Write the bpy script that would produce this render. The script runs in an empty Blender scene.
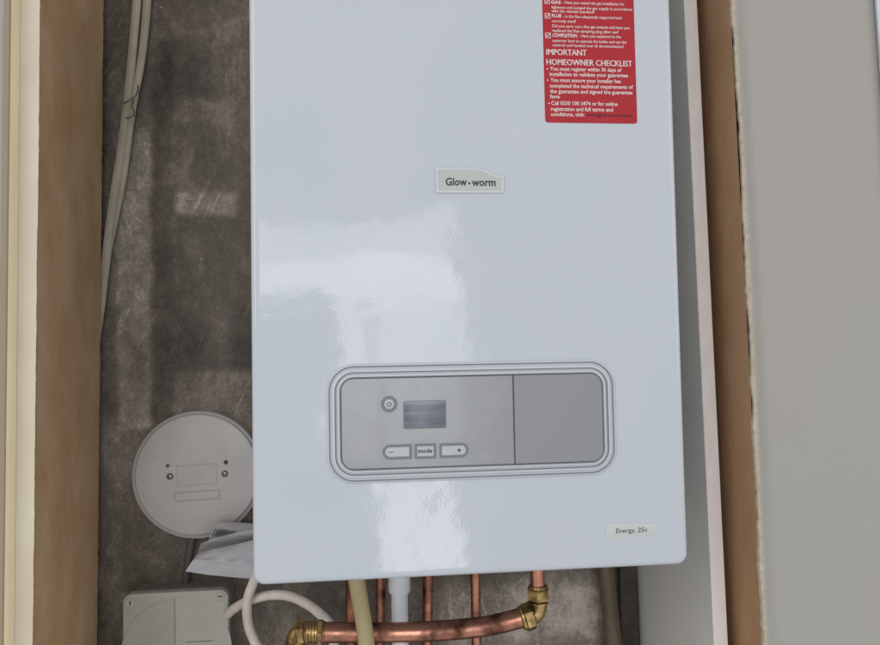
import bpy, bmesh, math, random
from mathutils import Vector, Matrix
random.seed(7)
S = bpy.context.scene
COL = S.collection
# ------------------------------------------------------------------ camera
F = 700.0
CAM = Vector((-0.09626073, -0.66704723, 0.2132158))
YAW, PITCH, ROLL = -0.09708634, 0.04116967, 0.01821793
M3 = (Matrix.Rotation(YAW, 3, 'Z') @ Matrix.Rotation(PITCH, 3, 'X') @ Matrix.Rotation(ROLL, 3, 'Y'))
cam = bpy.data.cameras.new('camera'); co = bpy.data.objects.new('camera', cam); COL.objects.link(co)
cam.sensor_width = 36; cam.lens = 36 * F / 880; cam.clip_start = .01; cam.clip_end = 50
co.matrix_world = Matrix.Translation(CAM) @ (M3 @ Matrix.Rotation(math.pi / 2, 3, 'X')).to_4x4()
S.camera = co
def at(px, py, Y=0.0):
    d = M3 @ Vector(((px - 440) / F, 1, -(py - 322.5) / F))
    return CAM + d * ((Y - CAM.y) / d.y)
# ------------------------------------------------------------------ world, lamps, exposure
w = bpy.data.worlds.new('World'); S.world = w; w.use_nodes = True
bgn = w.node_tree.nodes['Background']
bgn.inputs[0].default_value = (0.97, 0.985, 1.0, 1); bgn.inputs[1].default_value = 0.64
def lamp(name, x0, x1, z0, z1, y, radiance, color=(1, 1, 1), shape='RECTANGLE', aim=None):
    L = bpy.data.lights.new(name, 'AREA'); L.shape = shape
    L.size = abs(x1 - x0); L.size_y = abs(z1 - z0)
    A = L.size * L.size_y * (math.pi / 4 if shape == 'ELLIPSE' else 1)
    L.energy = radiance * A * math.pi; L.color = color
    o = bpy.data.objects.new(name, L); COL.objects.link(o)
    o.location = ((x0 + x1) / 2, y, (z0 + z1) / 2)
    d = (Vector(aim) - o.location) if aim else Vector((0, 1, 0))
    o.rotation_euler = d.to_track_quat('-Z', 'Y').to_euler()
    return o
# a window in the room behind the camera (its upper sash, and a narrower patio light below it)
WC = (.94, .97, 1.0)
lamp('window_top_sash', -0.56, 0.27, 0.58, 0.745, -2.0, 1.9, WC)
lamp('window_main_pane', -0.56, 0.27, 0.345, 0.575, -2.0, 3.5, WC)
lamp('window_left_pane', -0.27, -0.085, -0.20, 0.34, -2.0, 2.8, WC)
lamp('window_right_pane', -0.045, 0.24, -0.20, 0.34, -2.0, 2.6, WC)
lamp('window_low_pane', 0.0, 0.13, -0.72, -0.215, -2.0, 3.6, WC)
# broad soft daylight from the bright side of the room
lamp('room_light', -2.4, -1.2, 0.2, 2.0, -1.6, 2.0, (1.0, .98, .95), aim=(0, .1, .2))
S.view_settings.view_transform = 'Standard'; S.view_settings.look = 'None'
S.view_settings.exposure = 0.1; S.view_settings.gamma = 1
S.cycles.max_bounces = 8
lamp('fill_light_right', 1.5, 2.6, 0.0, 1.6, -1.5, 1.5, (1.0, .96, .90), aim=(-.2, .2, .2))  # added fill lamp from the right, brightens the cupboard sides
# ------------------------------------------------------------------ materials
def N(nt, t, **k):
    n = nt.nodes.new(t)
    for a, b in k.items(): setattr(n, a, b)
    return n
def mat(name, c1, c2=None, scale=20, rough=.5, metal=0, bumps=(), detail=6, stretch=(1, 1, 1), coat=0, rvar=0, lo=.35, hi=.65, spec=.5):
    m = bpy.data.materials.new(name); m.use_nodes = True; nt = m.node_tree
    b = nt.nodes['Principled BSDF']; b.inputs['Roughness'].default_value = rough
    b.inputs['Metallic'].default_value = metal; b.inputs['Base Color'].default_value = (*c1, 1)
    b.inputs['Coat Weight'].default_value = coat; b.inputs['Coat Roughness'].default_value = .05
    b.inputs['Specular IOR Level'].default_value = spec
    tc = N(nt, 'ShaderNodeTexCoord'); mp = N(nt, 'ShaderNodeMapping'); mp.inputs['Scale'].default_value = stretch
    nt.links.new(tc.outputs['Object'], mp.inputs['Vector'])
    def noise(s, d=4):
        n = N(nt, 'ShaderNodeTexNoise'); n.inputs['Scale'].default_value = s; n.inputs['Detail'].default_value = d
        nt.links.new(mp.outputs[0], n.inputs['Vector']); return n
    if c2:
        n = noise(scale, detail); r = N(nt, 'ShaderNodeMapRange'); r.inputs[1].default_value = lo; r.inputs[2].default_value = hi
        nt.links.new(n.outputs[0], r.inputs[0])
        mx = N(nt, 'ShaderNodeMix', data_type='RGBA'); mx.inputs[6].default_value = (*c1, 1); mx.inputs[7].default_value = (*c2, 1)
        nt.links.new(r.outputs[0], mx.inputs[0]); nt.links.new(mx.outputs[2], b.inputs['Base Color'])
        if rvar:
            r2 = N(nt, 'ShaderNodeMapRange'); r2.inputs[3].default_value = rough; r2.inputs[4].default_value = rough + rvar
            nt.links.new(r.outputs[0], r2.inputs[0]); nt.links.new(r2.outputs[0], b.inputs['Roughness'])
    prev = None
    for (s, dist, d) in bumps:
        n = noise(s, d); bp = N(nt, 'ShaderNodeBump'); bp.inputs['Strength'].default_value = 1; bp.inputs['Distance'].default_value = dist
        nt.links.new(n.outputs[0], bp.inputs['Height'])
        if prev: nt.links.new(prev.outputs[0], bp.inputs['Normal'])
        prev = bp
    if prev: nt.links.new(prev.outputs[0], b.inputs['Normal'])
    m['b'] = 0
    return m
M = {}
M['enamel'] = mat('enamel', (.50, .53, .572), (.485, .518, .56), 9, .045, bumps=((6, .0055, 1), (22, .0005, 2), (420, .000035, 2)), rvar=.045)
M['bezel'] = mat('bezel_plastic', (.50, .535, .57), None, rough=.28, bumps=((900, .00001, 2),))
M['silver'] = mat('silver_panel', (.255, .258, .27), (.27, .275, .285), 90, .3, .2, bumps=((10, .0012, 1), (900, .00001, 2)), coat=.25, detail=3)
M['silver_flap'] = mat('silver_flap', (.235, .24, .25), (.265, .27, .28), 900, .5, .2, bumps=((1200, .00003, 2),), detail=3)
M['groove'] = mat('groove_grey', (.19, .20, .215), rough=.5)
M['seam'] = mat('seam_dark', (.05, .05, .055), rough=.6)
M['lcd'] = mat('display_glass', (.085, .093, .12), (.17, .18, .215), 30, .25, bumps=((14, .0005, 1),), stretch=(.3, 1, 5), coat=.1)
M['button'] = mat('button_plastic', (.42, .43, .44), (.45, .46, .47), 300, .4)
M['dark_print'] = mat('dark_print', (.03, .032, .04), rough=.5)
M['grey_print'] = mat('grey_print', (.10, .10, .11), rough=.6)
M['badge'] = mat('badge_plastic', (.46, .48, .465), (.42, .44, .42), 900, .35, detail=2)
M['badge_rim'] = mat('badge_rim', (.58, .60, .63), rough=.3)
M['label'] = mat('label_film', (.52, .54, .53), (.49, .52, .51), 40, .4)
M['red'] = mat('red_sticker', (.35, .004, .012), (.39, .006, .015), 30, .45, bumps=((30, .0004, 2),))
M['white_print'] = mat('white_print', (.74, .66, .64), (.62, .50, .49), 500, .5)
M['black_print'] = mat('black_red_print', (.06, .008, .012), rough=.5)
M['brown'] = mat('raw_brown_board', (.44, .275, .145), (.51, .35, .215), 22, .88, bumps=((60, .001, 5), (500, .0004, 3)), stretch=(1, 1, .6), spec=.15, detail=9)
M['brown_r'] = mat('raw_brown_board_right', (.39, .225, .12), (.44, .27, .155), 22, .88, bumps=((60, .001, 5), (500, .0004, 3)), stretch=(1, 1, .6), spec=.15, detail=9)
M['wall'] = mat('white_wall_paint', (.36, .33, .305), (.345, .338, .31), 4, .6, bumps=((5, .002, 2), (350, .00012, 3)), spec=.3)
M['chalk'] = mat('torn_plaster', (.50, .44, .36), (.40, .34, .26), 160, .9, bumps=((250, .0008, 4),), spec=.2)
M['pale'] = mat('pale_lining_paint', (.60, .53, .42), (.66, .60, .47), 18, .6, bumps=((90, .0003, 4),), stretch=(1, 1, .5))
M['cream'] = mat('cream_gloss_paint', (.86, .74, .50), (.80, .67, .44), 40, .3, bumps=((60, .0003, 3),), stretch=(1, 1, .3))
M['tan'] = mat('tan_paint', (.42, .34, .24), rough=.4)
M['board_face'] = mat('white_faced_board', (.66, .645, .605), (.69, .68, .64), 9, .55, bumps=((30, .0003, 3),))
M['board_edge'] = mat('pinkish_board_edge', (.80, .72, .68), (.73, .66, .62), 90, .6, bumps=((200, .0002, 4),), stretch=(1, 1, .3))
M['plastic_white'] = mat('aged_white_plastic', (.47, .44, .42), (.43, .40, .38), 25, .42, bumps=((300, .00004, 2),))
M['plastic_edge'] = mat('aged_white_plastic_edge', (.36, .335, .315), rough=.5)
M['plastic_grey'] = mat('grey_plastic_box', (.37, .36, .315), (.34, .33, .29), 20, .45, bumps=((400, .00004, 2),))
M['plastic_grey2'] = mat('grey_plastic_disc', (.335, .325, .285), (.31, .30, .262), 20, .5)
M['box_side'] = mat('box_base_plastic', (.22, .205, .175), (.17, .155, .13), 40, .5)
M['screw'] = mat('steel_screw', (.45, .44, .42), (.2, .19, .18), 600, .35, 1)
M['paper'] = mat('grey_paper', (.38, .37, .385), (.34, .33, .345), 24, .75, bumps=((22, .003, 3), (90, .0008, 3)), stretch=(.5, 1, 2))
M['hose_w'] = mat('white_cable', (.60, .54, .49), (.50, .44, .39), 60, .45, bumps=((80, .0003, 3),))
M['hose_b'] = mat('beige_hose', (.42, .35, .19), (.34, .275, .14), 30, .5, bumps=((80, .0004, 3),), stretch=(1, 1, .3))
M['cable_g'] = mat('dusty_grey_cable', (.42, .375, .29), (.30, .26, .195), 40, .6, bumps=((90, .0004, 3),), stretch=(1, 1, .3))
M['cable_d'] = mat('dark_cable', (.075, .068, .06), rough=.6)
M['copper'] = mat('copper', (.54, .25, .175), (.09, .04, .028), 42, .24, 1, bumps=((60, .0004, 4),), rvar=.3, lo=.42, hi=.70, detail=8)
M['copper_dull'] = mat('dull_copper', (.42, .19, .12), (.19, .085, .055), 30, .42, 1, bumps=((60, .0003, 3),), rvar=.2)
M['brass'] = mat('brass', (.66, .47, .20), (.13, .08, .035), 70, .25, 1, bumps=((160, .0003, 3),), rvar=.25)
M['oldpipe'] = mat('old_painted_pipe', (.16, .115, .07), (.09, .065, .042), 30, .5, .1, bumps=((80, .0005, 4),), stretch=(1, 1, .3))
M['white_pipe'] = mat('white_waste_pipe', (.66, .68, .72), (.60, .62, .66), 50, .4)
M['shadow_gap'] = mat('dark_shadow_gap', (.035, .028, .024), (.07, .056, .048), 30, .8, bumps=((60, .001, 4),))

def back_wall_material():
    m = bpy.data.materials.new('stained_render'); m.use_nodes = True; nt = m.node_tree; L = nt.links
    b = nt.nodes['Principled BSDF']; b.inputs['Roughness'].default_value = .5; b.inputs['Specular IOR Level'].default_value = .35
    tc = N(nt, 'ShaderNodeTexCoord')
    def noise(sc, det=6, stretch=(1, 1, 1), rot=0, rough=.55, dist=0):
        mp = N(nt, 'ShaderNodeMapping', vector_type='TEXTURE'); mp.inputs['Scale'].default_value = tuple(1 / k for k in stretch); mp.inputs['Rotation'].default_value = (0, rot, 0)
        L.new(tc.outputs['Object'], mp.inputs[0])
        n = N(nt, 'ShaderNodeTexNoise'); n.inputs['Scale'].default_value = sc; n.inputs['Detail'].default_value = det
        n.inputs['Roughness'].default_value = rough; n.inputs['Distortion'].default_value = dist
        L.new(mp.outputs[0], n.inputs['Vector']); return n.outputs[0]
    def mth(op, a, c=None, clamp=False):
        n = N(nt, 'ShaderNodeMath', operation=op); n.use_clamp = clamp
        for i, v in enumerate((a, c)):
            if v is None: continue
            if isinstance(v, (int, float)): n.inputs[i].default_value = v
            else: L.new(v, n.inputs[i])
        return n.outputs[0]
    def rng(v, a, c, d=0., e=1., smooth=False):
        n = N(nt, 'ShaderNodeMapRange'); n.interpolation_type = 'SMOOTHSTEP' if smooth else 'LINEAR'
        L.new(v, n.inputs[0])
        for i, x in zip((1, 2, 3, 4), (a, c, d, e)): n.inputs[i].default_value = x
        return n.outputs[0]
    sep = N(nt, 'ShaderNodeSeparateXYZ'); L.new(tc.outputs['Object'], sep.inputs[0])
    wob = rng(noise(22, 4), .2, .8, -.006, .006); wob2 = rng(noise(17, 4, rot=1), .2, .8, -.006, .006)
    X = mth('ADD', sep.outputs[0], wob); Z = mth('ADD', sep.outputs[2], wob2)
    def box(px0, py0, px1, py1, s=.01):
        a = at(px0, py0, .34); c = at(px1, py1, .34)
        r = rng(X, a.x - s, a.x + s, smooth=True); r = mth('MULTIPLY', r, rng(X, c.x - s, c.x + s, 1, 0, True))
        r = mth('MULTIPLY', r, rng(Z, c.z - s, c.z + s, smooth=True)); return mth('MULTIPLY', r, rng(Z, a.z - s, a.z + s, 1, 0, True))
    v = rng(noise(11, 8, (1, 1, .55), rough=.66), .32, .70, .02, .58)
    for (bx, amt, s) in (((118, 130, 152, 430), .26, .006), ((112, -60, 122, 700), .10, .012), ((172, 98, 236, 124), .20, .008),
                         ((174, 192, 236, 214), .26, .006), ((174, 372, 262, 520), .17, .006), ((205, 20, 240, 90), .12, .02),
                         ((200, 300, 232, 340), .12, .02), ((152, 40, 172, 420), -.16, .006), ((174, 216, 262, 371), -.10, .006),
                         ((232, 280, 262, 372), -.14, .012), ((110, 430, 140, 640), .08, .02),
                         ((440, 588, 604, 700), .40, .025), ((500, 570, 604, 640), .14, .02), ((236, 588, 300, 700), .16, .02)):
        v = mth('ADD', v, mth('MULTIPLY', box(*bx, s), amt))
    # fine scratches running down and slantwise, blotches, block joints
    for (rot, amt, lo) in ((.0, .22, .56), (.45, .5, .58), (-.3, .3, .58), (.9, .3, .6)):
        v = mth('ADD', v, mth('MULTIPLY', mth('MULTIPLY', rng(noise(150, 3, (1, 1, .07), rot), lo, .78), rng(noise(11, 3, rot=rot + 2), .45, .62)), amt))
    v = mth('ADD', v, rng(noise(55, 5, rough=.7), .3, .7, -.10, .10))
    v = mth('ADD', v, rng(noise(26, 6, dist=1.8), .5, .72, 0, .12))
    v = mth('ADD', v, rng(noise(260, 4, rough=.7), .3, .7, -.10, .14))
    cr = N(nt, 'ShaderNodeValToRGB'); e = cr.color_ramp.elements
    e[0].position = 0; e[0].color = (.040, .032, .023, 1); e[1].position = 1; e[1].color = (.52, .45, .39, 1)
    x = e.new(.4); x.color = (.125, .101, .080, 1); x = e.new(.7); x.color = (.245, .208, .174, 1)
    L.new(v, cr.inputs[0])
    # scattered specks
    vo = N(nt, 'ShaderNodeTexVoronoi'); vo.inputs['Scale'].default_value = 55; L.new(tc.outputs['Object'], vo.inputs['Vector'])
    sp = mth('MULTIPLY', rng(vo.outputs['Distance'], .05, .09, 1, 0), rng(noise(30, 2), .6, .62))
    mx = N(nt, 'ShaderNodeMix', data_type='RGBA'); L.new(sp, mx.inputs[0]); L.new(cr.outputs[0], mx.inputs[6]); mx.inputs[7].default_value = (.4, .36, .32, 1)
    L.new(mx.outputs[2], b.inputs['Base Color'])
    L.new(rng(v, 0, 1, .42, .68), b.inputs['Roughness'])
    bp = N(nt, 'ShaderNodeBump'); bp.inputs['Strength'].default_value = .8; bp.inputs['Distance'].default_value = .0015; L.new(v, bp.inputs['Height']); L.new(bp.outputs[0], b.inputs['Normal'])
    return m
M['back'] = back_wall_material()

# ------------------------------------------------------------------ geometry helpers
class MB:
    def __init__(s): s.bm = bmesh.new(); s.mats = []
    def mi(s, m):
        if m not in s.mats: s.mats.append(m)
        return s.mats.index(m)
    def face(s, vs, m):
        try: f = s.bm.faces.new(vs)
        except ValueError: return None
        f.material_index = s.mi(m); return f
    def loft(s, rings, m, cap0=True, cap1=True, mats=None):
        R = [[s.bm.verts.new(p) for p in r] for r in rings]; n = len(R[0])
        for k in range(len(R) - 1):
            mm = mats[k] if mats else m
            for i in range(n):
                s.face((R[k][i], R[k][(i + 1) % n], R[k + 1][(i + 1) % n], R[k + 1][i]), mm)
        if cap0: s.face(R[0][::-1], m)
        if cap1: s.face(R[-1], m if not mats else mats[-1])
        return s
    def box(s, x0, x1, y0, y1, z0, z1, m, bev=0):
        r = lambda y, d: [Vector(p) for p in ((x0 + d, y, z0 + d), (x1 - d, y, z0 + d), (x1 - d, y, z1 - d), (x0 + d, y, z1 - d))]
        if bev: return s.loft([r(y1, 0), r(y0 + bev, 0), r(y0, bev)], m)
        return s.loft([r(y1, 0), r(y0, 0)], m)
    def hexa(s, a, b, m):      # two quads (front, back)
        return s.loft([b, a], m)
    def tube(s, pts, r, m, n=16, sub=8, caps=True, flat=1.0):
        P = [Vector(p) for p in pts]; path = []
        if len(P) == 2: sub = 1
        for i in range(len(P) - 1):
            p0 = P[i - 1] if i else P[0] * 2 - P[1]; p3 = P[i + 2] if i + 2 < len(P) else P[-1] * 2 - P[-2]
            for k in range(sub):
                t = k / sub
                path.append(.5 * ((2 * P[i]) + (P[i + 1] - p0) * t + (2 * p0 - 5 * P[i] + 4 * P[i + 1] - p3) * t * t + (3 * P[i] - p0 - 3 * P[i + 1] + p3) * t ** 3))
        path.append(P[-1]); rings = []
        up = None
        for i, p in enumerate(path):
            d = (path[min(i + 1, len(path) - 1)] - path[max(i - 1, 0)]).normalized()
            if up is None: up = Vector((0, 1, 0)) if abs(d.y) < .9 else Vector((1, 0, 0))
            u = d.cross(up).normalized(); v = u.cross(d).normalized(); up = v
            rr = r[0] + (r[1] - r[0]) * i / (len(path) - 1) if isinstance(r, tuple) else r
            rings.append([p + (u * math.cos(2 * math.pi * k / n) + v * flat * math.sin(2 * math.pi * k / n)) * rr for k in range(n)])
        return s.loft(rings, m, caps, caps)
    def lathe(s, p, axis, prof, m, n=24, mats=None, phase=0):   # prof: (distance along axis, radius)
        a = Vector(axis).normalized(); t = Vector((0, 1, 0)) if abs(a.y) < .9 else Vector((0, 0, 1))
        u = a.cross(t).normalized(); v = a.cross(u).normalized(); p = Vector(p)
        return s.loft([[p + a * h + (u * math.cos(2 * math.pi * k / n + phase) + v * math.sin(2 * math.pi * k / n + phase)) * r for k in range(n)] for h, r in prof], m, True, True, mats)
    def text(s, body, px0, py, px1, cap, m, Y=-.0005, bold=0.0, slant=0, world=None):
        cu = bpy.data.curves.new('t', 'FONT'); cu.body = body; cu.size = 1; cu.offset = bold; cu.shear = slant; cu.resolution_u = 2
        o = bpy.data.objects.new('t', cu); COL.objects.link(o); bpy.context.view_layer.update()
        me = o.to_mesh(); me.calc_loop_triangles()
        xs = [v.co.x for v in me.vertices]; a = at(px0, py, Y); b = at(px1, py, Y)
        kx = (b.x - a.x) / (max(xs) - min(xs)); kz = cap * .001 / .70; x0 = min(xs)
        vs = [s.bm.verts.new((a.x + (v.co.x - x0) * kx, Y, a.z + v.co.y * kz)) for v in me.vertices]
        for t in me.loop_triangles: s.face([vs[i] for i in t.vertices], m)
        o.to_mesh_clear(); bpy.data.objects.remove(o); bpy.data.curves.remove(cu); return s
    def build(s, name, parent=None, label=None, cat=None, group=None, kind=None, smooth=35, recalc=True, origin=None, bevel=0):
        bm = s.bm
        if recalc: bmesh.ops.recalc_face_normals(bm, faces=bm.faces)
        off = Vector((0, 0, 0))
        if parent is not None: off = parent.get('_w', None) and Vector(parent['_w']) or Vector((0, 0, 0))
        me = bpy.data.meshes.new(name)
        if parent is None and origin is not None:
            bmesh.ops.translate(bm, verts=bm.verts, vec=-Vector(origin))
        elif parent is not None: bmesh.ops.translate(bm, verts=bm.verts, vec=-off)
        lim = math.radians(smooth)
        for f in bm.faces: f.smooth = True
        for e in bm.edges:
            if len(e.link_faces) == 2: e.smooth = e.calc_face_angle(0) < lim
            else: e.smooth = False
        bm.to_mesh(me); bm.free()
        for m in s.mats: me.materials.append(M[m])
        o = bpy.data.objects.new(name, me); COL.objects.link(o)
        if parent is not None: o.parent = parent; o['_w'] = tuple(off)
        else:
            if origin is not None: o.location = origin
            o['_w'] = tuple(origin) if origin is not None else (0., 0., 0.)
        tag(o, label, cat, group, kind); return o
def tag(o, label=None, cat=None, group=None, kind=None):
    for k, v in (('label', label), ('category', cat), ('group', group), ('kind', kind)):
        if v: o[k] = v
def thing(name, loc, label, cat, group=None):
    o = bpy.data.objects.new(name, None); COL.objects.link(o); o.location = loc; o.empty_display_size = .02
    o['_w'] = tuple(loc); tag(o, label, cat, group); return o
def rr(x0, x1, z0, z1, r, y, n=8):
    out = []; r = max(r, 1e-5)
    for cx, cz, a0 in ((x1 - r, z0 + r, -90), (x1 - r, z1 - r, 0), (x0 + r, z1 - r, 90), (x0 + r, z0 + r, 180)):
        for k in range(n + 1):
            a = math.radians(a0 + 90 * k / n); out.append(Vector((cx + r * math.cos(a), y, cz + r * math.sin(a))))
    return out

# ------------------------------------------------------------------ the setting
WY = .34
b = MB(); b.box(-1.2, 1.2, WY, WY + .1, -1.0, 1.4, 'back'); b.build('back_wall', kind='structure')
ZT, ZB = 1.1, -.9
# left reveal: raw brown board running back into the cupboard
xl = at(103.5, 0, .318).x; xlb = at(97, 640, .318).x
sl = (xl - xlb) / (at(103.5, 0, .318).z - at(97, 640, .318).z)
xL = lambda z: xlb + sl * (z - at(97, 640, .318).z)
def strip_profile(name, fn_edges, mats, z0=ZB, z1=ZT, step=.004, **k):
    """vertical sheet: list of (x(z), y(z)) columns joined across"""
    b = MB(); nz = int((z1 - z0) / step); cols = []
    for i in range(nz + 1):
        z = z0 + (z1 - z0) * i / nz; cols.append([b.bm.verts.new((x, y, z)) for x, y in fn_edges(z)])
    for i in range(nz):
        for j in range(len(cols[0]) - 1):
            b.face((cols[i][j], cols[i][j + 1], cols[i + 1][j + 1], cols[i + 1][j]), mats[j])
    return b.build(name, **k)
_ns = {}
def rough_line(key, z, amp, L=.012):
    r = _ns.setdefault(key, {}); i = math.floor(z / L); t = z / L - i
    for j in (i, i + 1):
        if j not in r: r[j] = random.uniform(-1, 1) * (1 if random.random() < .8 else 2.0)
    return amp * (r[i] * (1 - t) + r[i + 1] * t)
YL = .133
def left_cols(z):
    x = xL(z); e = rough_line('l', z, .0003, .006) + rough_line('l2', z, .0003, .06); e2 = rough_line('lb', z, .0002, .05) + rough_line('lb2', z, .0003, .006)
    return [(x - .012, .318 + .001), (x + e2, .318), (x + .0003 * math.sin(z * 9), .27), (x, .2), (x + e, YL + .001)]
strip_profile('reveal_left', left_cols, ['chalk', 'brown', 'brown', 'brown'], kind='structure')
# right reveal, with the torn plaster edge and the white wall beyond it
xr0, xr1 = at(730, 0, .05), at(764, 645, .05); sr = (xr0.x - xr1.x) / (xr0.z - xr1.z)
xR = lambda z: xr1.x + sr * (z - xr1.z)
def rr_cols(z):
    x = xR(z); return [(x + .001, .052), (x + .0005, .12), (x, .2), (x, .339)]
strip_profile('reveal_right', rr_cols, ['brown_r'] * 3, kind='structure')
def wr_cols(z):
    x = xR(z); bow = .0022 * math.sin((z - .05) * 5.2)
    e = rough_line('r', z, .0007, .007) + rough_line('r2', z, .0012, .03) + bow
    out = [(x - .0001 + e, .053), (x + e * .8 + .0004, .0495), (x + .0045 + bow + rough_line('r3', z, .0004, .02), .0485)]
    for k in range(1, 7):
        a = k / 6; out.append((x + .005 + bow * (1 - a) + .012 * a, .0483 - .006 * math.sin(a * math.pi / 2)))
    return out + [(x + .12, .0400), (x + 1.0, .028)]
strip_profile('wall_right', wr_cols, ['chalk', 'chalk'] + ['wall'] * 8, kind='structure')
# cupboard ceiling and floor, beyond the frame
b = MB(); b.box(-.9, .7, .0, .339, ZT, ZT + .02, 'wall'); b.build('cupboard_ceiling', kind='structure')
b = MB(); b.box(-.9, .7, .0, .339, ZB - .02, ZB, 'wall'); b.build('cupboard_floor', kind='structure')

# white board edge at the far upper right
b = MB(); a, c = at(876.5, 0, .034), at(880.5, 56, .034); g_ = (a.x - c.x) / (a.z - c.z); f_ = lambda z: c.x + g_ * (z - c.z)
b.hexa([Vector((f_(.3), .034, .3)), Vector((f_(.3) + .06, .033, .3)), Vector((f_(1.0) + .06, .033, 1.0)), Vector((f_(1.0), .034, 1.0))], [Vector((f_(.3), .037, .3)), Vector((f_(.3) + .06, .036, .3)), Vector((f_(1.0) + .06, .036, 1.0)), Vector((f_(1.0), .037, 1.0))], 'enamel')
b.build('white_board', origin=(f_(.3), .03, .3), label='thin white board edge just showing at the far upper right corner', cat='board')
# left door frame: pale lining, cream bead, painted architrave
fr = thing('door_frame', (at(20, 645, YL).x, YL, ZB), 'pale door frame with a cream gloss bead beside the brown board', 'door frame')
def xpx(p0, p1, Y, z):
    a = at(p0, 0, Y); c = at(p1, 645, Y); return c.x + (a.x - c.x) / (a.z - c.z) * (z - c.z)
def frame_cols(kind):
    def f(z):
        if kind == 'lining':
            e = rough_line('l', z, .0003, .006) + rough_line('l2', z, .0003, .06)
            return [(xpx(14, 6, YL, z) - .01, YL), (xpx(41, 33.5, YL, z) + e - .0008, YL), (xL(z) + e + .0006, YL + .0015)]
        x1 = xpx(16.0, 9.5, YL - .010, z); x0 = xpx(11.0, 3.5, YL - .015, z)
        if kind == 'bead': return [(x1, YL - .0005), (x1, YL - .010), (x1 - .0012, YL - .0125), (x0 + .0012, YL - .0145), (x0, YL - .0145)]
        return [(x0 - .0002, YL - .0135), (x0 - .0004, YL - .018), (x0 - .004, YL - .0225), (x0 - .010, YL - .024), (x0 - .9, YL - .05)]
    return f
def frame_part(name, kind, mats):
    b = MB(); nz = 420; cols = []
    for i in range(nz + 1):
        z = ZB + (ZT - ZB) * i / nz; cols.append([b.bm.verts.new((x, y, z)) for x, y in frame_cols(kind)(z)])
    for i in range(nz):
        for j in range(len(cols[0]) - 1): b.face((cols[i][j], cols[i][j + 1], cols[i + 1][j + 1], cols[i + 1][j]), mats[j])
    return b.build(name, fr)
frame_part('lining', 'lining', ['pale', 'chalk']); frame_part('bead', 'bead', ['cream'] * 4)
frame_part('architrave', 'arch', ['tan', 'tan', 'wall', 'wall'])

# white-faced board standing on edge to the right of the boiler
YB = .10
q = []
for (pt, pb) in ((684, 714), (697, 728)):
    a, c = at(pt, 0, YB), at(pb, 640, YB); s_ = (a.x - c.x) / (a.z - c.z); q.append((c.x + s_ * (ZT - .02 - c.z), c.x + s_ * (ZB + .001 - c.z)))
ZA, ZC = ZT - .02, ZB + .001
sp = thing('side_panel', ((q[0][1] + q[1][1]) / 2, .2, ZC), 'tall white faced board on edge beside the boiler with pinkish front edge', 'board')
b = MB(); V = Vector
b.hexa([V((q[0][1], YB + .001, ZC)), V((q[1][1], YB + .001, ZC)), V((q[1][0], YB + .001, ZA)), V((q[0][0], YB + .001, ZA))],
       [V((q[0][1] + .001, .334, ZC)), V((q[1][1] + .001, .334, ZC)), V((q[1][0] + .001, .334, ZA)), V((q[0][0] + .001, .334, ZA))], 'board_face')
b.build('panel', sp)
b = MB(); d = .0007
b.loft([[V((q[0][1], YB + .0008, ZC)), V((q[1][1], YB + .0008, ZC)), V((q[1][0], YB + .0008, ZA)), V((q[0][0], YB + .0008, ZA))],
        [V((q[0][1], YB + d, ZC)), V((q[1][1], YB + d, ZC)), V((q[1][0], YB + d, ZA)), V((q[0][0], YB + d, ZA))],
        [V((q[0][1] + d, YB, ZC)), V((q[1][1] - d, YB, ZC)), V((q[1][0] - d, YB, ZA)), V((q[0][0] + d, YB, ZA))]], 'board_edge')
b.build('edge_strip', sp)
# solid dark strip standing in for the shaded gap in the corner
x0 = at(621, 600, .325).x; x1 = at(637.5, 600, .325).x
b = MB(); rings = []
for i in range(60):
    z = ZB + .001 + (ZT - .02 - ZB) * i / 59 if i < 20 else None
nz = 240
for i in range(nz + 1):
    z = ZB + .001 + (ZA - ZB) * i / nz; e = rough_line('gap', z, .0012, .02); sh = (at(640, 645, .3).x - at(636, 565, .3).x) * 0
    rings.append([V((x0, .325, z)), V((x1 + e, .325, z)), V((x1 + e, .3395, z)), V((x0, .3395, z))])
b.loft(rings, 'shadow_gap'); b.build('wall_shadow_gap', origin=((x0 + x1) / 2, .332, ZB), label='dark narrow strip standing for the shaded gap in the corner by the white board', cat='shadow_gap')

# ------------------------------------------------------------------ the boiler
boiler = thing('boiler', (0, .16, 0), 'white wall hung gas boiler with grey control panel and red checklist sticker', 'boiler')
X0, X1, Z1 = -.209, .209, .70
b = MB(); rings = [rr(X0, X1, 0, Z1, .011, .3395), rr(X0, X1, 0, Z1, .011, .006)]
for k in range(1, 7):
    a = k / 6 * math.pi / 2; i = .006 * (1 - math.cos(a)); rings.append(rr(X0 + i, X1 - i, i, Z1 - i, .011 - i * .8, .006 * (1 - math.sin(a))))
rings.append(rr(X0 + .009, X1 - .009, .009, Z1 - .009, .004, 0)); b.loft(rings, 'enamel'); b.build('casing', boiler, smooth=40)
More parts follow.
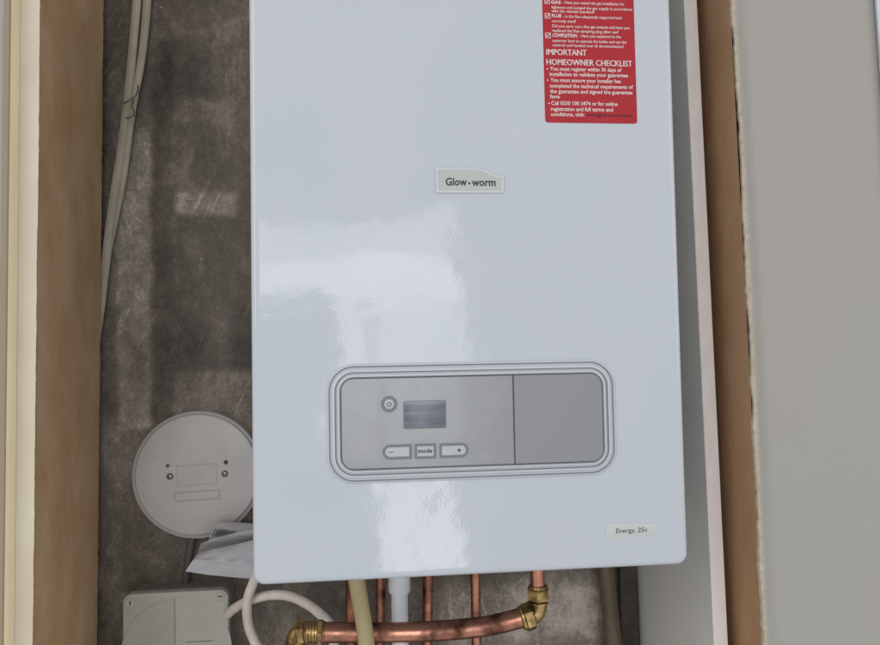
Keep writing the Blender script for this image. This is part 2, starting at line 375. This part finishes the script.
# stepped surround of the control panel
bx0, bx1, bz0, bz1 = at(326.5, 420).x, at(615.5, 420).x, .0905, .2028
b = MB()
prof = [(0, .0003, 'bezel'), (.0006, -.0014, 'bezel'), (.0022, -.0022, 'bezel'), (.0034, -.0010, 'groove'), (.0044, -.0008, 'bezel'), (.0056, -.0026, 'bezel'),
        (.0078, -.0030, 'bezel'), (.0088, -.0014, 'groove'), (.0096, -.0012, 'bezel'), (.0106, -.0032, 'bezel'), (.0122, -.0036, 'bezel'), (.0132, -.0032, 'groove'), (.0140, -.0006, 'groove')]
b.loft([rr(bx0 + o, bx1 - o, bz0 + o, bz1 - o, .026 - o, y, 14) for o, y, _ in prof], 'groove', True, True, mats=[p[2] for p in prof[1:]])
b.build('panel_surround', boiler, smooth=50)
# control panel, left piece and hinged flap on the right
o = .0137; px0, px1, pz0, pz1, R_ = bx0 + o, bx1 - o, bz0 + o, bz1 - o, .0115
xd = at(513.4, 420).x
def half(x0, x1, left, m, y0=-.0030, name='', drop=0):
    b = MB(); full = []
    def outline(ins, y):
        out = []
        for p in rr(px0 + ins, px1 - ins, pz0 + ins, pz1 - ins, R_ - ins, y, 8):
            p = p.copy(); p.x = min(p.x, x1 - ins) if left else max(p.x, x0 + ins); out.append(p)
        res = []
        for p in out:
            if not res or (p - res[-1]).length > 1e-6: res.append(p)
        return res
    full = [outline(0, .0), outline(0, y0 + .0006), outline(.0006, y0)]
    n = min(len(r) for r in full); full = [r for r in full if len(r) == n]
    b.loft(full, m); return b
cp = half(px0, xd - .0004, True, 'silver').build('control_panel', boiler)
fl = half(xd + .0005, px1, False, 'silver_flap', y0=-.0033).build('flap', boiler, label='matt grey hinged flap on the right of the control panel')
yp = -.0030
def ring_button(b, x0, x1, z0, z1, rl, rrr):
    def shape(i, y):
        out = []
        for cx, cz, a0, r in ((x1 - rrr, z0 + rrr, -90, rrr), (x1 - rrr, z1 - rrr, 0, rrr), (x0 + rl, z1 - rl, 90, rl), (x0 + rl, z0 + rl, 180, rl)):
            for k in range(9):
                a = math.radians(a0 + 90 * k / 8); q_ = max(r - i, 1e-4)
                out.append(V((cx + q_ * math.cos(a), y, cz + q_ * math.sin(a))) if r > i else V((cx + (r - i) * (1 if a0 in (-90, 0) else -1), y, cz + (r - i) * (-1 if a0 in (-90, 180) else 1))))
        return out
    return b.loft([shape(0, yp + .0004), shape(0, yp - .0004), shape(.0007, yp - .0009), shape(.0013, yp - .0008), shape(.0018, yp - .0003), shape(.0023, yp - .0003), shape(.0030, yp - .0012)],
                  'button', mats=['button', 'groove', 'groove', 'groove', 'groove', 'button', 'button'])
for nm, (a0, b0, c0, d0), rl, rg, txt in (('minus_button', (382.5, 444.5, 412, 459.5), .0069, .0012, ('–', 388, 453.6, 394.0, 3.4)),
                                  ('mode_button', (414.5, 443.5, 436.3, 458.8), .0012, .0012, ('mode', 418.3, 453.2, 432.4, 4.2)),
                                  ('plus_button', (439.3, 443.0, 468.6, 457.8), .0012, .0069, ('+', 457.0, 452.9, 461.6, 4.9))):
    z_t = (at(a0, b0, yp).z + at(c0, b0, yp).z) / 2; z_b = (at(a0, d0, yp).z + at(c0, d0, yp).z) / 2
    bb = MB(); ring_button(bb, at(a0, 450, yp).x, at(c0, 450, yp).x, z_b, z_t, rl, rg)
    bb.text(txt[0], txt[1], txt[2], txt[3], txt[4], 'dark_print', yp - .0014, bold=.02); bb.build(nm, cp)
c = at(389.2, 404.2, yp)
bb = MB(); bb.lathe(c, (0, -1, 0), [(-.0004, .0078), (.0004, .0078), (.0010, .0072), (.0009, .0060), (.0003, .0055), (.0003, .0050), (.0013, .0043), (.0015, .0036)], 'button', 32,
                    mats=['button', 'groove', 'groove', 'groove', 'groove', 'button', 'button'])
# power symbol: broken ring and a bar
for k in range(22):
    a = math.radians(90 + 38 + k * (284 / 22)); a2 = math.radians(90 + 38 + (k + 1) * (284 / 22)); y = yp - .0017
    bb.face([bb.bm.verts.new((c.x + r * math.cos(t), y, c.z + r * math.sin(t))) for r, t in ((.0016, a), (.0022, a), (.0022, a2), (.0016, a2))], 'dark_print')
bb.box(c.x - .0003, c.x + .0003, yp - .0018, yp - .0015, c.z + .0004, c.z + .0026, 'dark_print'); bb.build('power_button', cp)
a = at(403, 401, yp); d2 = at(446.5, 428, yp)
bb = MB(); bb.loft([rr(a.x, d2.x, d2.z, a.z, .002, yp + .0003), rr(a.x, d2.x, d2.z, a.z, .002, yp - .0002), rr(a.x + .0006, d2.x - .0006, d2.z + .0006, a.z - .0006, .0016, yp - .0004)], 'lcd', mats=['groove', 'groove', 'lcd'])
bb.build('display', cp)
# badge with cut-away corner
def poly(pts, Y): return [at(px, py, Y) for px, py in pts]
def offset_poly(P, dd):
    out = []; n = len(P)
    for i in range(n):
        a_, b_, c_ = P[i - 1], P[i], P[(i + 1) % n]
        e1 = V((b_.x - a_.x, 0, b_.z - a_.z)).normalized(); e2 = V((c_.x - b_.x, 0, c_.z - b_.z)).normalized()
        n1 = V((e1.z, 0, -e1.x)); n2 = V((e2.z, 0, -e2.x)); m_ = (n1 + n2); m_ = m_ / max(.3, m_.dot(n1)) ; out.append(b_ + m_ * dd)
    return out
bp_ = poly([(435.6, 168.2), (480, 168.6), (485.5, 170.8), (491, 173.8), (497.5, 175.8), (504.0, 176.3), (503.4, 193.3), (436.2, 193.1)], 0)
def aty(P, y): return [V((p.x, y, p.z)) for p in P]
bb = MB(); bb.loft([aty(bp_, .0003), aty(bp_, -.0008), aty(offset_poly(bp_, .0007), -.0018), aty(offset_poly(bp_, .0016), -.0019), aty(offset_poly(bp_, .0023), -.0011)], 'badge', mats=['badge_rim', 'badge_rim', 'badge_rim', 'badge_rim', 'badge'])
badge = bb.build('badge', boiler, smooth=20)
bb = MB(); bb.text('Glow', 445.6, 185.2, 467.0, 7.4, 'dark_print', -.0014, bold=.02); bb.text('worm', 471.8, 185.7, 495.8, 7.4, 'dark_print', -.0014, bold=.02)
p = at(469.3, 183.2, -.0014); bb.face([bb.bm.verts.new((p.x + .0011 * math.cos(k * math.pi / 6), -.0014, p.z + .0011 * math.sin(k * math.pi / 6))) for k in range(12)], 'dark_print'); bb.build('lettering', badge)
# model label
bb = MB(); P = poly([(606.5, 524.3), (656.5, 523.6), (656.5, 537.2), (606.5, 538.6)], 0)
bb.loft([aty(P, .0002), aty(P, -.0004), aty(offset_poly(P, .0004), -.0006)], 'label', mats=['label', 'badge_rim', 'label']); ml = bb.build('model_label', boiler)
bb = MB(); bb.text('Energy, 25c', 616, 533.3, 647.5, 4.4, 'grey_print', -.0009, bold=.004, slant=.12); bb.build('lettering', ml)
# red checklist sticker
sx0 = (at(544.6, 110).x + at(543, 20).x) / 2; sx1 = (at(637, 118).x + at(633.8, 10).x) / 2; sz = .4365
bb = MB(); bb.loft([rr(sx0, sx1, sz, .60, .003, .0002), rr(sx0, sx1, sz, .60, .003, -.0003)], 'red'); st = bb.build('sticker', boiler, label='red and white homeowner checklist sticker')
bb = MB(); Yt = -.0005
T = lambda s_, x, y, xe, c_, bo=.012, m_='white_print': bb.text(s_, x, y, xe, c_, m_, Yt, bold=bo)
T('GAS', 551, 3.4, 561.0, 3.2, .03); T('- Have you tested the gas installation for', 562.5, 3.5, 624.5, 2.9)
T('tightness and purged the gas supply in accordance', 551.3, 8.2, 632.0, 2.9); T('with the relevant standard?', 551.4, 12.0, 594.5, 2.9)
T('FLUE', 551.8, 17.0, 561.5, 3.3, .03); T('- Is the flue adequately supported and', 563, 17.4, 621.5, 2.9); T('correctly sited?', 552, 22.0, 576, 2.9)
T('Did you carry out a flue gas analysis and have you', 552.2, 27.0, 629.5, 2.9); T('replaced the flue sampling plug after use?', 552.3, 31.6, 618.5, 2.9)
T('COMPLETION', 552.3, 36.6, 577.0, 3.4, .03); T('- Have you explained to the', 579, 37.0, 621, 2.9)
T('customer how to operate the boiler and use the', 552.4, 41.6, 626.5, 2.9); T('controls and handed over all documentation?', 552.6, 46.1, 623.8, 2.9)
for dx_, Yt in ((0, -.0005), (.45, -.0007)):
    T('IMPORTANT', 546.2 + dx_, 54.6, 586.4 + dx_, 6.0, 0); T('HOMEOWNER CHECKLIST', 546.4 + dx_, 64.6, 631.9 + dx_, 6.0, 0)
Yt = -.0005
for s_, x, y, xe in (('You must register within 30 days of', 550, 70.3, 621.5), ('installation to validate your guarantee', 549.6, 75.6, 628),
                     ('You must ensure your installer has', 550.4, 81.6, 620.8), ('completed the technical requirements of', 550, 87.3, 633.0),
                     ('the guarantee and signed the guarantee', 550, 92.8, 632.4), ('form', 550, 98.2, 559.8),
                     ('Call 0330 100 3474 or for online', 551.2, 104.7, 617.6), ('registration and full terms and', 550.9, 110.5, 613.0), ('conditions, visit:', 550.9, 115.8, 584.5)):
    T(s_, x, y, xe, 3.9, .018)
T('www.glow-worm.co.uk', 586.5, 116.2, 632.5, 3.7, .012, 'black_print')
for x, y in ((547.4, 68.6), (547.8, 80.0), (548.9, 103.2)):
    p = at(x, y, Yt); bb.face([bb.bm.verts.new((p.x + .0008 * math.cos(k * math.pi / 4), Yt, p.z + .0008 * math.sin(k * math.pi / 4))) for k in range(8)], 'white_print')
for x, y in ((547.1, 1.0), (547.5, 15.6), (548.0, 35.2)):    # ticked boxes
    p = at(x, y, Yt); h = .0027
    for (u0, u1, v0, v1) in ((-h, h, h - .0006, h), (-h, h, -h, -h + .0006), (-h, -h + .0006, -h + .0006, h - .0006), (h - .0006, h, -h + .0006, h - .0006)):
        bb.face([bb.bm.verts.new((p.x + u, Yt, p.z + v_)) for u, v_ in ((u0, v0), (u1, v0), (u1, v1), (u0, v1))], 'white_print')
    for (ax, az, cx, cz) in ((-.0018, .0004, -.0004, -.0014), (-.0004, -.0014, .0018, .0018)):
        dv = V((cx - ax, 0, cz - az)).normalized(); nn = V((-dv.z, 0, dv.x)) * .0004
        A_, B_ = V((p.x + ax, Yt, p.z + az)), V((p.x + cx, Yt, p.z + cz)); bb.face([bb.bm.verts.new(q_) for q_ in (A_ - nn, B_ - nn, B_ + nn, A_ + nn)], 'white_print')
bb.build('lettering', st, recalc=False)

# ------------------------------------------------------------------ pipes under the boiler
def vpipe(px_top, px_bot, Y, wpx, m, label, name='copper_pipe', cat='pipe', group=None, ztop=-.0015, pyt=585):
    a, c = at(px_top, pyt, Y), at(px_bot, 645, Y); s_ = (a.x - c.x) / (a.z - c.z); r = wpx / 2 * (Y - CAM.y) / F
    top = V((a.x + s_ * (ztop - a.z), Y, ztop)); bot = V((a.x + s_ * (ZB - a.z), Y, ZB + .001))
    b = MB(); b.tube([top, bot], r, m); return b.build(name, origin=bot, label=label, cat=cat, group=group)
vpipe(352, 351, .29, 12, 'copper_dull', 'dull dark copper pipe behind the beige hose', )
vpipe(381, 380.5, .27, 9.5, 'copper', 'thin copper pipe just left of the white plastic pipe')
vpipe(428, 427, .27, 10.5, 'copper', 'copper pipe just right of the white plastic pipe')
vpipe(475.5, 476.5, .27, 10, 'copper', 'copper pipe between the white plastic pipe and the brass elbow')
vpipe(607, 614, .30, 17, 'oldpipe', 'old brown painted pipe beside the dark shadow gap', 'old_pipe')
# white plastic condensate pipe with collar
Y = .24; c0 = at(399.5, 592, Y); wp = thing('plastic_pipe', (c0.x, Y, ZB), 'white plastic waste pipe with a collar hanging below the boiler', 'pipe')
sc = (Y - CAM.y) / F
b = MB(); b.tube([(c0.x, Y, -.0015), (c0.x, Y, ZB + .001)], 8.2 * sc, 'white_pipe', 24); b.build('pipe', wp)
zt, zb_ = -.004, at(399, 592.5, Y).z
b = MB(); b.lathe((c0.x, Y, zb_), (0, 0, 1), [(0, 8.3 * sc), (.0005, 10.2 * sc), (.004, 10.8 * sc), (zt - zb_ - .002, 10.8 * sc), (zt - zb_, 10.0 * sc)], 'white_pipe', 24); b.build('collar', wp)
# horizontal copper run with brass elbows
Y = .15; sc = (Y - CAM.y) / F
run = thing('copper_pipe_run', tuple(at(430, 632, Y)), 'thick horizontal copper pipe run with brass compression elbows at both ends', 'pipe')
b = MB(); b.tube([at(319, 632.5, Y), at(350, 632.8, Y), at(400, 632.5, Y), at(440, 631.0, Y), at(478, 627.5, Y), at(502, 623, Y), at(523, 617.5, Y)], 9.6 * sc, 'copper', 24); b.build('pipe', run)
e0 = at(537.5, 612, Y)
b = MB(); b.tube([(at(538, 600, Y).x, Y, -.0015), at(538, 600, Y)], 7.2 * sc, 'copper', 24); b.build('riser', run)
b = MB(); c1 = at(538.3, 601, Y)
b.tube([c1, at(538.2, 607, Y), at(536, 613, Y), at(531, 616.5, Y), at(526, 618.5, Y)], 8.6 * sc, 'brass', 20); el = b.build('elbow', run)
def nut(p, ax, h, r, parent, n=6, phase=0.3):
    b = MB(); b.lathe(p, ax, [(0, r * .86), (h * .13, r), (h * .87, r), (h, r * .86)], 'brass', n, phase=phase)
    return b.build('nut', parent, smooth=20)
nut(at(538.2, 600.5, Y), (0.0, 0, 1), 13 * sc, 11.8 * sc, el, phase=.25)
b = MB(); b.lathe(at(538.2, 587.5, Y), (0, 0, 1), [(0, 10 * sc), (2.2 * sc, 9.2 * sc), (2.4 * sc, 7.4 * sc)], 'brass', 24); b.build('collar', el)
b = MB(); b.lathe(at(538.2, 603.8, Y), (0, 0, 1), [(0, 9.2 * sc), (.3 * sc, 10.0 * sc), (2.4 * sc, 10.0 * sc), (2.7 * sc, 9.0 * sc)], 'brass', 24); b.build('shoulder', el)
ax = (at(522, 618, Y) - at(533, 614.4, Y)).normalized()
nut(at(533.5, 615.0, Y), ax, 10.5 * sc, 14.0 * sc, el, phase=.1)
b = MB(); b.lathe(at(523.5, 618, Y), ax, [(0, 12.4 * sc), (2 * sc, 11.8 * sc), (3.5 * sc, 9.8 * sc)], 'brass', 24); b.build('collar', el)
# left elbow
b = MB(); b.tube([at(316, 632.5, Y), at(306, 632.2, Y), at(299, 634, Y), at(295.5, 640, Y), at(295, 650, Y), at(295, 660, Y)], 9.4 * sc, 'brass', 20); el2 = b.build('elbow', run)
b = MB()
for k, (xx, rad) in enumerate(((306.5, 10.6), (309.5, 10.0), (312.4, 10.6), (315.2, 10.0))):
    b.lathe(at(xx, 632.4, Y), (1, 0, 0), [(0, rad * .93 * sc), (.5 * sc, rad * sc), (1.9 * sc, rad * sc), (2.4 * sc, rad * .93 * sc)], 'brass', 24)
b.build('thread', el2)
nut(at(317.5, 632.5, Y), (1, 0, 0), 5.5 * sc, 12.2 * sc, el2)
nut(at(296.5, 632, Y), (1, .0, .1), 8.0 * sc, 13.2 * sc, el2, phase=.05)
nut(at(295, 645, Y), (0, 0, -1), 12 * sc, 12.6 * sc, el2)
b = MB(); b.tube([at(295, 655, Y), V((at(295, 655, Y).x, Y, ZB + .001))], 7.5 * sc, 'copper', 20); b.build('drop_pipe', run)
b = MB(); b.lathe(at(322.8, 632.6, Y), (1, 0, 0), [(0, 9.9 * sc), (.6 * sc, 10.7 * sc), (1.6 * sc, 10.7 * sc), (2.2 * sc, 9.8 * sc)], 'copper', 24); b.build('olive', run)
# beige hose in front of the run
Y = .12
b = MB(); p0 = at(358, 592, Y)
b.tube([V((at(352, 545, Y).x, Y, -.0015)), at(355, 568, Y), at(359, 595, Y), at(364, 625, Y), at(366.5, 645, Y), at(368, 670, Y), at(369, 705, Y), at(370, 760, Y), at(370, 840, Y), at(370, 960, Y), at(370, 1150, Y)], 8.0 * (Y - CAM.y) / F, 'hose_b', 20)
b.build('beige_hose', origin=p0, label='beige plastic hose hanging in front of the horizontal copper pipe', cat='hose')
# white cables
Y = .26
b = MB(); b.tube([at(224, 618, .30), at(234, 609, .28), at(248, 601, Y), at(268, 595.5, .25), at(288, 596, .245), at(305, 603, .24), at(319, 613, .235), at(329, 623, .23), at(333, 633, .225), at(334, 648, .22), at(334, 670, .22)], 4.6 * (Y - CAM.y) / F, 'hose_w', 14)
b.build('white_cable', origin=at(280, 597, Y), label='white cable arching from the grey box over to the brass fitting', cat='cable')
b = MB(); b.tube([at(270, 521, .235), at(267, 545, .235), at(257, 573, .238), at(248.2, 597, .245), at(247, 612, .25), at(249, 627, .25), at(254.5, 641, .25), at(263, 656, .25), at(270, 680, .25)], 4.6 * (Y - CAM.y) / F, 'hose_w', 14)
b.build('white_cable', origin=at(247, 610, .24), label='white cable hanging down from under the lower left boiler corner', cat='cable')

# ------------------------------------------------------------------ cables at the upper left
G = 'cables clipped down the back wall'
sc = (.32 - CAM.y) / F
b = MB(); b.tube([at(140.5, -60, .331), at(136.8, 0, .331), at(133.0, 45, .330), at(128.2, 95, .329), at(122, 145, .328), at(115, 190, .328), at(109.5, 230, .328), at(104.8, 270, .328), at(100, 310, .328), at(90, 380, .329)], 4.3 * sc, 'cable_g', 12, flat=.7)
b.build('grey_cable', origin=at(104.8, 270, .328), label='thicker dusty grey cable, the left one of the pair on the back wall', cat='cable')
b = MB(); b.tube([at(149, -60, .331), at(147.0, 0, .331), at(144.2, 35, .330), at(140, 68, .329), at(134.3, 98, .329), at(129.8, 128, .329), at(126, 160, .330), at(121.0, 192, .331), at(113.2, 230, .331), at(105.5, 270, .331), at(98.0, 310, .331)], (4.4 * sc, 2.4 * sc), 'cable_g', 12, flat=.7)
b.build('grey_cable', origin=at(105.5, 270, .331), label='thinner dusty grey cable, the right one of the pair on the back wall', cat='cable')
b = MB(); b.tube([at(124, 103, .322), at(129, 100, .317), at(135, 96, .318), at(138, 89, .322), at(137.4, 82, .33)], .6 * sc, 'cable_d', 6)
b.tube([at(126, 118, .322), at(130.5, 117, .32), at(134, 113, .32), at(132, 106, .32), at(133.6, 99, .321)], .6 * sc, 'cable_d', 6)
b.build('string_tie', origin=at(132, 108, .33), label='thin dark string tied round the pair of grey cables', cat='string')

# ------------------------------------------------------------------ round cover plate
Yd = .322; k = (Yd - CAM.y) / F; cc = at(197.0, 474.8, Yd)
disc = thing('round_cover_plate', (cc.x, .34, cc.z), 'round off white plastic cover plate with two screws on the back wall', 'cover plate')
cb = at(198.5, 474, .333); kb = (.333 - CAM.y) / F
b = MB(); b.lathe((cb.x, .3395, cb.z), (0, -1, 0), [(0, 61.2 * kb), (.010, 61.2 * kb), (.0125, 60.4 * kb), (.0128, 59.3 * kb)], 'plastic_edge', 72); b.build('rim', disc)
b = MB(); b.lathe((cc.x, .330, cc.z), (0, -1, 0), [(0, 57.9 * k), (.0062, 57.9 * k), (.0076, 57.2 * k), (.0082, 55.8 * k), (.0083, 40 * k)], 'plastic_white', 72); cv = b.build('cover', disc)
yf = .3215
for sx_, sy_ in ((169.9, 476.6), (224.8, 473.8)):
    p = at(sx_, sy_, yf); b = MB(); b.lathe(p, (0, -1, 0), [(0, .0044), (.0005, .0044), (.0008, .0040), (.0008, .0031), (.0002, .0030)], 'cable_d', 20, mats=['cable_d'] * 4 )
    b.lathe(p, (0, -1, 0), [(.0003, .0029), (.0012, .0028), (.0018, .0018)], 'screw', 16)
    b.loft([[p + V((x * .7 + z * .7, -y, z * .7 - x * .7)) for x, z in ((-.0022, -.0004), (.0022, -.0004), (.0022, .0004), (-.0022, .0004))] for y in (.0016, .0020)], 'cable_d'); b.build('screw', disc)
for sx_, sy_, r, m in ((167.8, 465.8, .0026, 'grey_print'), (225.9, 462.3, .0030, 'dark_print')):
    b = MB(); b.lathe(at(sx_, sy_, yf + .0005), (0, -1, 0), [(0, r), (.0009, r), (.0008, r * .8), (.0006, r * .3)], m, 18); b.build('hole_plug', disc)
def outline_rect(b, pts, Y, wd, m, h=.0006):
    P = [at(x, y, Y) for x, y in pts]
    Pi = []; cen = sum(P, V((0, 0, 0))) / 4
    for p in P: d_ = p - cen; Pi.append(V((p.x - math.copysign(wd, d_.x), Y, p.z - math.copysign(wd, d_.z))))
    for i in range(4):
        j = (i + 1) % 4; Q = [P[i], P[j], Pi[j], Pi[i]]
        b.loft([[q_ + V((0, .0004, 0)) for q_ in Q], [q_ - V((0, h, 0)) for q_ in Q]], m)
b = MB(); outline_rect(b, [(174.0, 493.2), (219.6, 489.4), (219.8, 498.6), (174.6, 502.2)], yf, .0011, 'plastic_edge'); b.build('name_frame', disc)
b = MB(); outline_rect(b, [(176.5, 466.2), (216.5, 463.2), (217, 483.5), (177.2, 486.8)], yf, .0005, 'plastic_edge', .0002); b.build('outline', disc)

# dark cable between the disc and the box
b = MB(); b.tube([at(192.5, 533, .332), at(190, 550, .331), at(187, 568, .331), at(185, 590, .332), at(184, 610, .333)], 3.6 * .001 * 1.42, 'cable_d', 10)
b.build('dark_cable', origin=at(188, 560, .333), label='short dark cable running down to the grey box', cat='cable')

# ------------------------------------------------------------------ grey junction box
Yf = .292; TL = at(122.5, 595.2, Yf); TR = at(228.5, 589.0, Yf)
xb0, xb1, zt_ = TL.x, TR.x, (TL.z + TR.z) / 2; zb2 = zt_ - .15
jb = thing('junction_box', ((xb0 + xb1) / 2, .34, zb2), 'square grey plastic junction box on the wall below the round plate', 'junction box')
b = MB(); b.loft([rr(xb0 + .003, xb1 - .002, zb2 + .002, zt_ - .002, .010, .3395), rr(xb0 + .0015, xb1 - .0012, zb2 + .001, zt_ - .0012, .011, Yf + .012)], 'box_side'); b.build('enclosure', jb)
b = MB(); b.loft([rr(xb0, xb1, zb2, zt_, .0115, Yf + .0125), rr(xb0, xb1, zb2, zt_, .0115, Yf + .002), rr(xb0 + .0006, xb1 - .0006, zb2 + .0006, zt_ - .0006, .011, Yf + .0006), rr(xb0 + .002, xb1 - .002, zb2 + .002, zt_ - .002, .010, Yf)], 'plastic_grey'); lid = b.build('lid', jb)
kf = (Yf - CAM.y) / F; c = at(177, 652, Yf)
b = MB(); b.lathe((c.x, Yf + .0003, c.z), (0, -1, 0), [(0, 51 * kf), (.0006, 51 * kf), (.0010, 49.5 * kf), (.0010, 30 * kf)], 'plastic_grey', 72)
fan = [(c.x - .0028 - 49.2 * kf * math.sin(math.pi * k / 24), c.z + 49.2 * kf * math.cos(math.pi * k / 24)) for k in range(25)]
b.loft([[V((x, Yf - .0004, z)) for x, z in fan], [V((x, Yf - .0012, z)) for x, z in fan]], 'plastic_grey2')
b.box(c.x - .0027, c.x - .0022, Yf - .0018, Yf - .0008, c.z - .048, c.z + .069, 'box_side'); b.box(c.x + .012, c.x + .046, Yf - .0018, Yf - .0008, c.z + .0118, c.z + .0123, 'box_side'); b.build('round_boss', jb)
for (sx_, sy_, vert) in ((130.2, 603.2, True), (220.2, 596.4, False)):
    p = at(sx_, sy_, Yf); b = MB(); b.lathe(p, (0, -1, 0), [(-.0003, .0062), (.0005, .0062), (.0009, .0057), (.0009, .004)], 'plastic_grey', 24)
    a_, h_ = (.0007, .0028) if vert else (.0030, .0006)
    b.box(p.x - a_, p.x + a_, Yf - .0013, Yf - .0004, p.z - h_, p.z + h_, 'dark_print'); b.build('lid_screw', jb)

# ------------------------------------------------------------------ folded papers stuffed beside the boiler
def sheet(name, top, bot, Yl, Yr, label, n=26, m='paper', th=.0008, wob=.004, seed=1, tilt=0, par=None, cat='paper'):
    """crumpled sheet between two pixel polylines, bulging towards the viewer"""
    rnd = random.Random(seed); ph = [rnd.uniform(0, 6) for _ in range(6)]
    def samp(pl, t):
        L_ = [0]
        for i in range(1, len(pl)): L_.append(L_[-1] + math.dist(pl[i], pl[i - 1]))
        s_ = t * L_[-1]
        for i in range(1, len(pl)):
            if s_ <= L_[i] + 1e-9:
                u = (s_ - L_[i - 1]) / (L_[i] - L_[i - 1]); return [pl[i - 1][q_] + (pl[i][q_] - pl[i - 1][q_]) * u for q_ in (0, 1)]
        return list(pl[-1])
    b = MB(); NV = 12; g = [[], []]
    for side in (0, 1):
        for j in range(NV + 1):
            row = []
            for i in range(n + 1):
                u, v_ = i / n, j / NV; A_ = samp(top, u); B_ = samp(bot, u)
                px, py = A_[0] + (B_[0] - A_[0]) * v_, A_[1] + (B_[1] - A_[1]) * v_
                yy = Yl + (Yr - Yl) * u - .010 * math.sin(v_ * math.pi) * min(1, .3 + u) + wob * (math.sin(3.1 * u + 5 * v_ + ph[0]) * .5 + math.sin(9 * u - 4 * v_ + ph[1]) * .3 + math.sin(17 * u + 11 * v_ + ph[2]) * .15) + tilt * v_ - .004 * max(0, 1 - abs(v_ - .35 - .3 * u) / .06) * (1 if tilt < 0 else 0)
                row.append(b.bm.verts.new(at(px, py, yy) + V((0, th if side else 0, 0))))
            g[side].append(row)
    for side in (0, 1):
        for j in range(NV):
            for i in range(n): b.face((g[side][j][i], g[side][j][i + 1], g[side][j + 1][i + 1], g[side][j + 1][i]), m)
    for i in range(n):
        for j in (0, NV): b.face((g[0][j][i], g[0][j][i + 1], g[1][j][i + 1], g[1][j][i]), m)
    for j in range(NV):
        for i in (0, n): b.face((g[0][j][i], g[0][j + 1][i], g[1][j + 1][i], g[1][j][i]), m)
    return b
GP = 'papers stuffed between the boiler and the wall'
b = sheet('', [(216, 522.5), (228, 522.0), (250, 523.5), (268, 525)], [(206, 546), (225, 545), (250, 542), (268, 540)], .304, .300, '', seed=3)
o = b.build('printed_leaflet', origin=at(225, 545, .30), label='uppermost printed leaflet sticking out behind the boiler edge', cat='leaflet', group=GP, smooth=60)
b = MB()      # rows of illegible print strokes
for i in range(9):
    x = 214.2 + i * 2.6; h_ = max(1.6, 7.2 - i * .62); yb = 536.8 - i * .45
    a_, c_ = at(x + .8 * 1, yb - h_, .292), at(x - 2.2, yb, .292)
    b.loft([[a_ + V((-.0006, y, 0)), a_ + V((.0004, y, 0)), c_ + V((.0004, y, 0)), c_ + V((-.0006, y, 0))] for y in (.004, 0)], 'grey_print')
leaf = o
bb_ = b.build('print', leaf)
b = sheet('', [(201, 543.5), (214, 538.5), (232, 534), (250, 530.5), (268, 528)], [(197, 555), (212, 551), (232, 546.5), (250, 542), (268, 539)], .270, .262, '', seed=5, tilt=.026, wob=.002)
b.build('folded_paper', origin=at(220, 548, .28), label='narrow folded grey paper lying between the printed leaflet and the large sheet', cat='paper', group=GP, smooth=60)
b = sheet('', [(196.5, 554.5), (212, 549.5), (232, 545.5), (250, 541), (270, 538)], [(185.5, 571.5), (208, 575.0), (232, 577.3), (250, 578.8), (270, 580)], .262, .252, '', seed=9, tilt=-.012, wob=.005)
b.build('folded_paper', origin=at(220, 576, .27), label='largest crumpled grey paper, lowest of the bundle above the junction box', cat='paper', group=GP, smooth=60)
for o_ in list(bpy.data.objects):
    if '_w' in o_: del o_['_w']
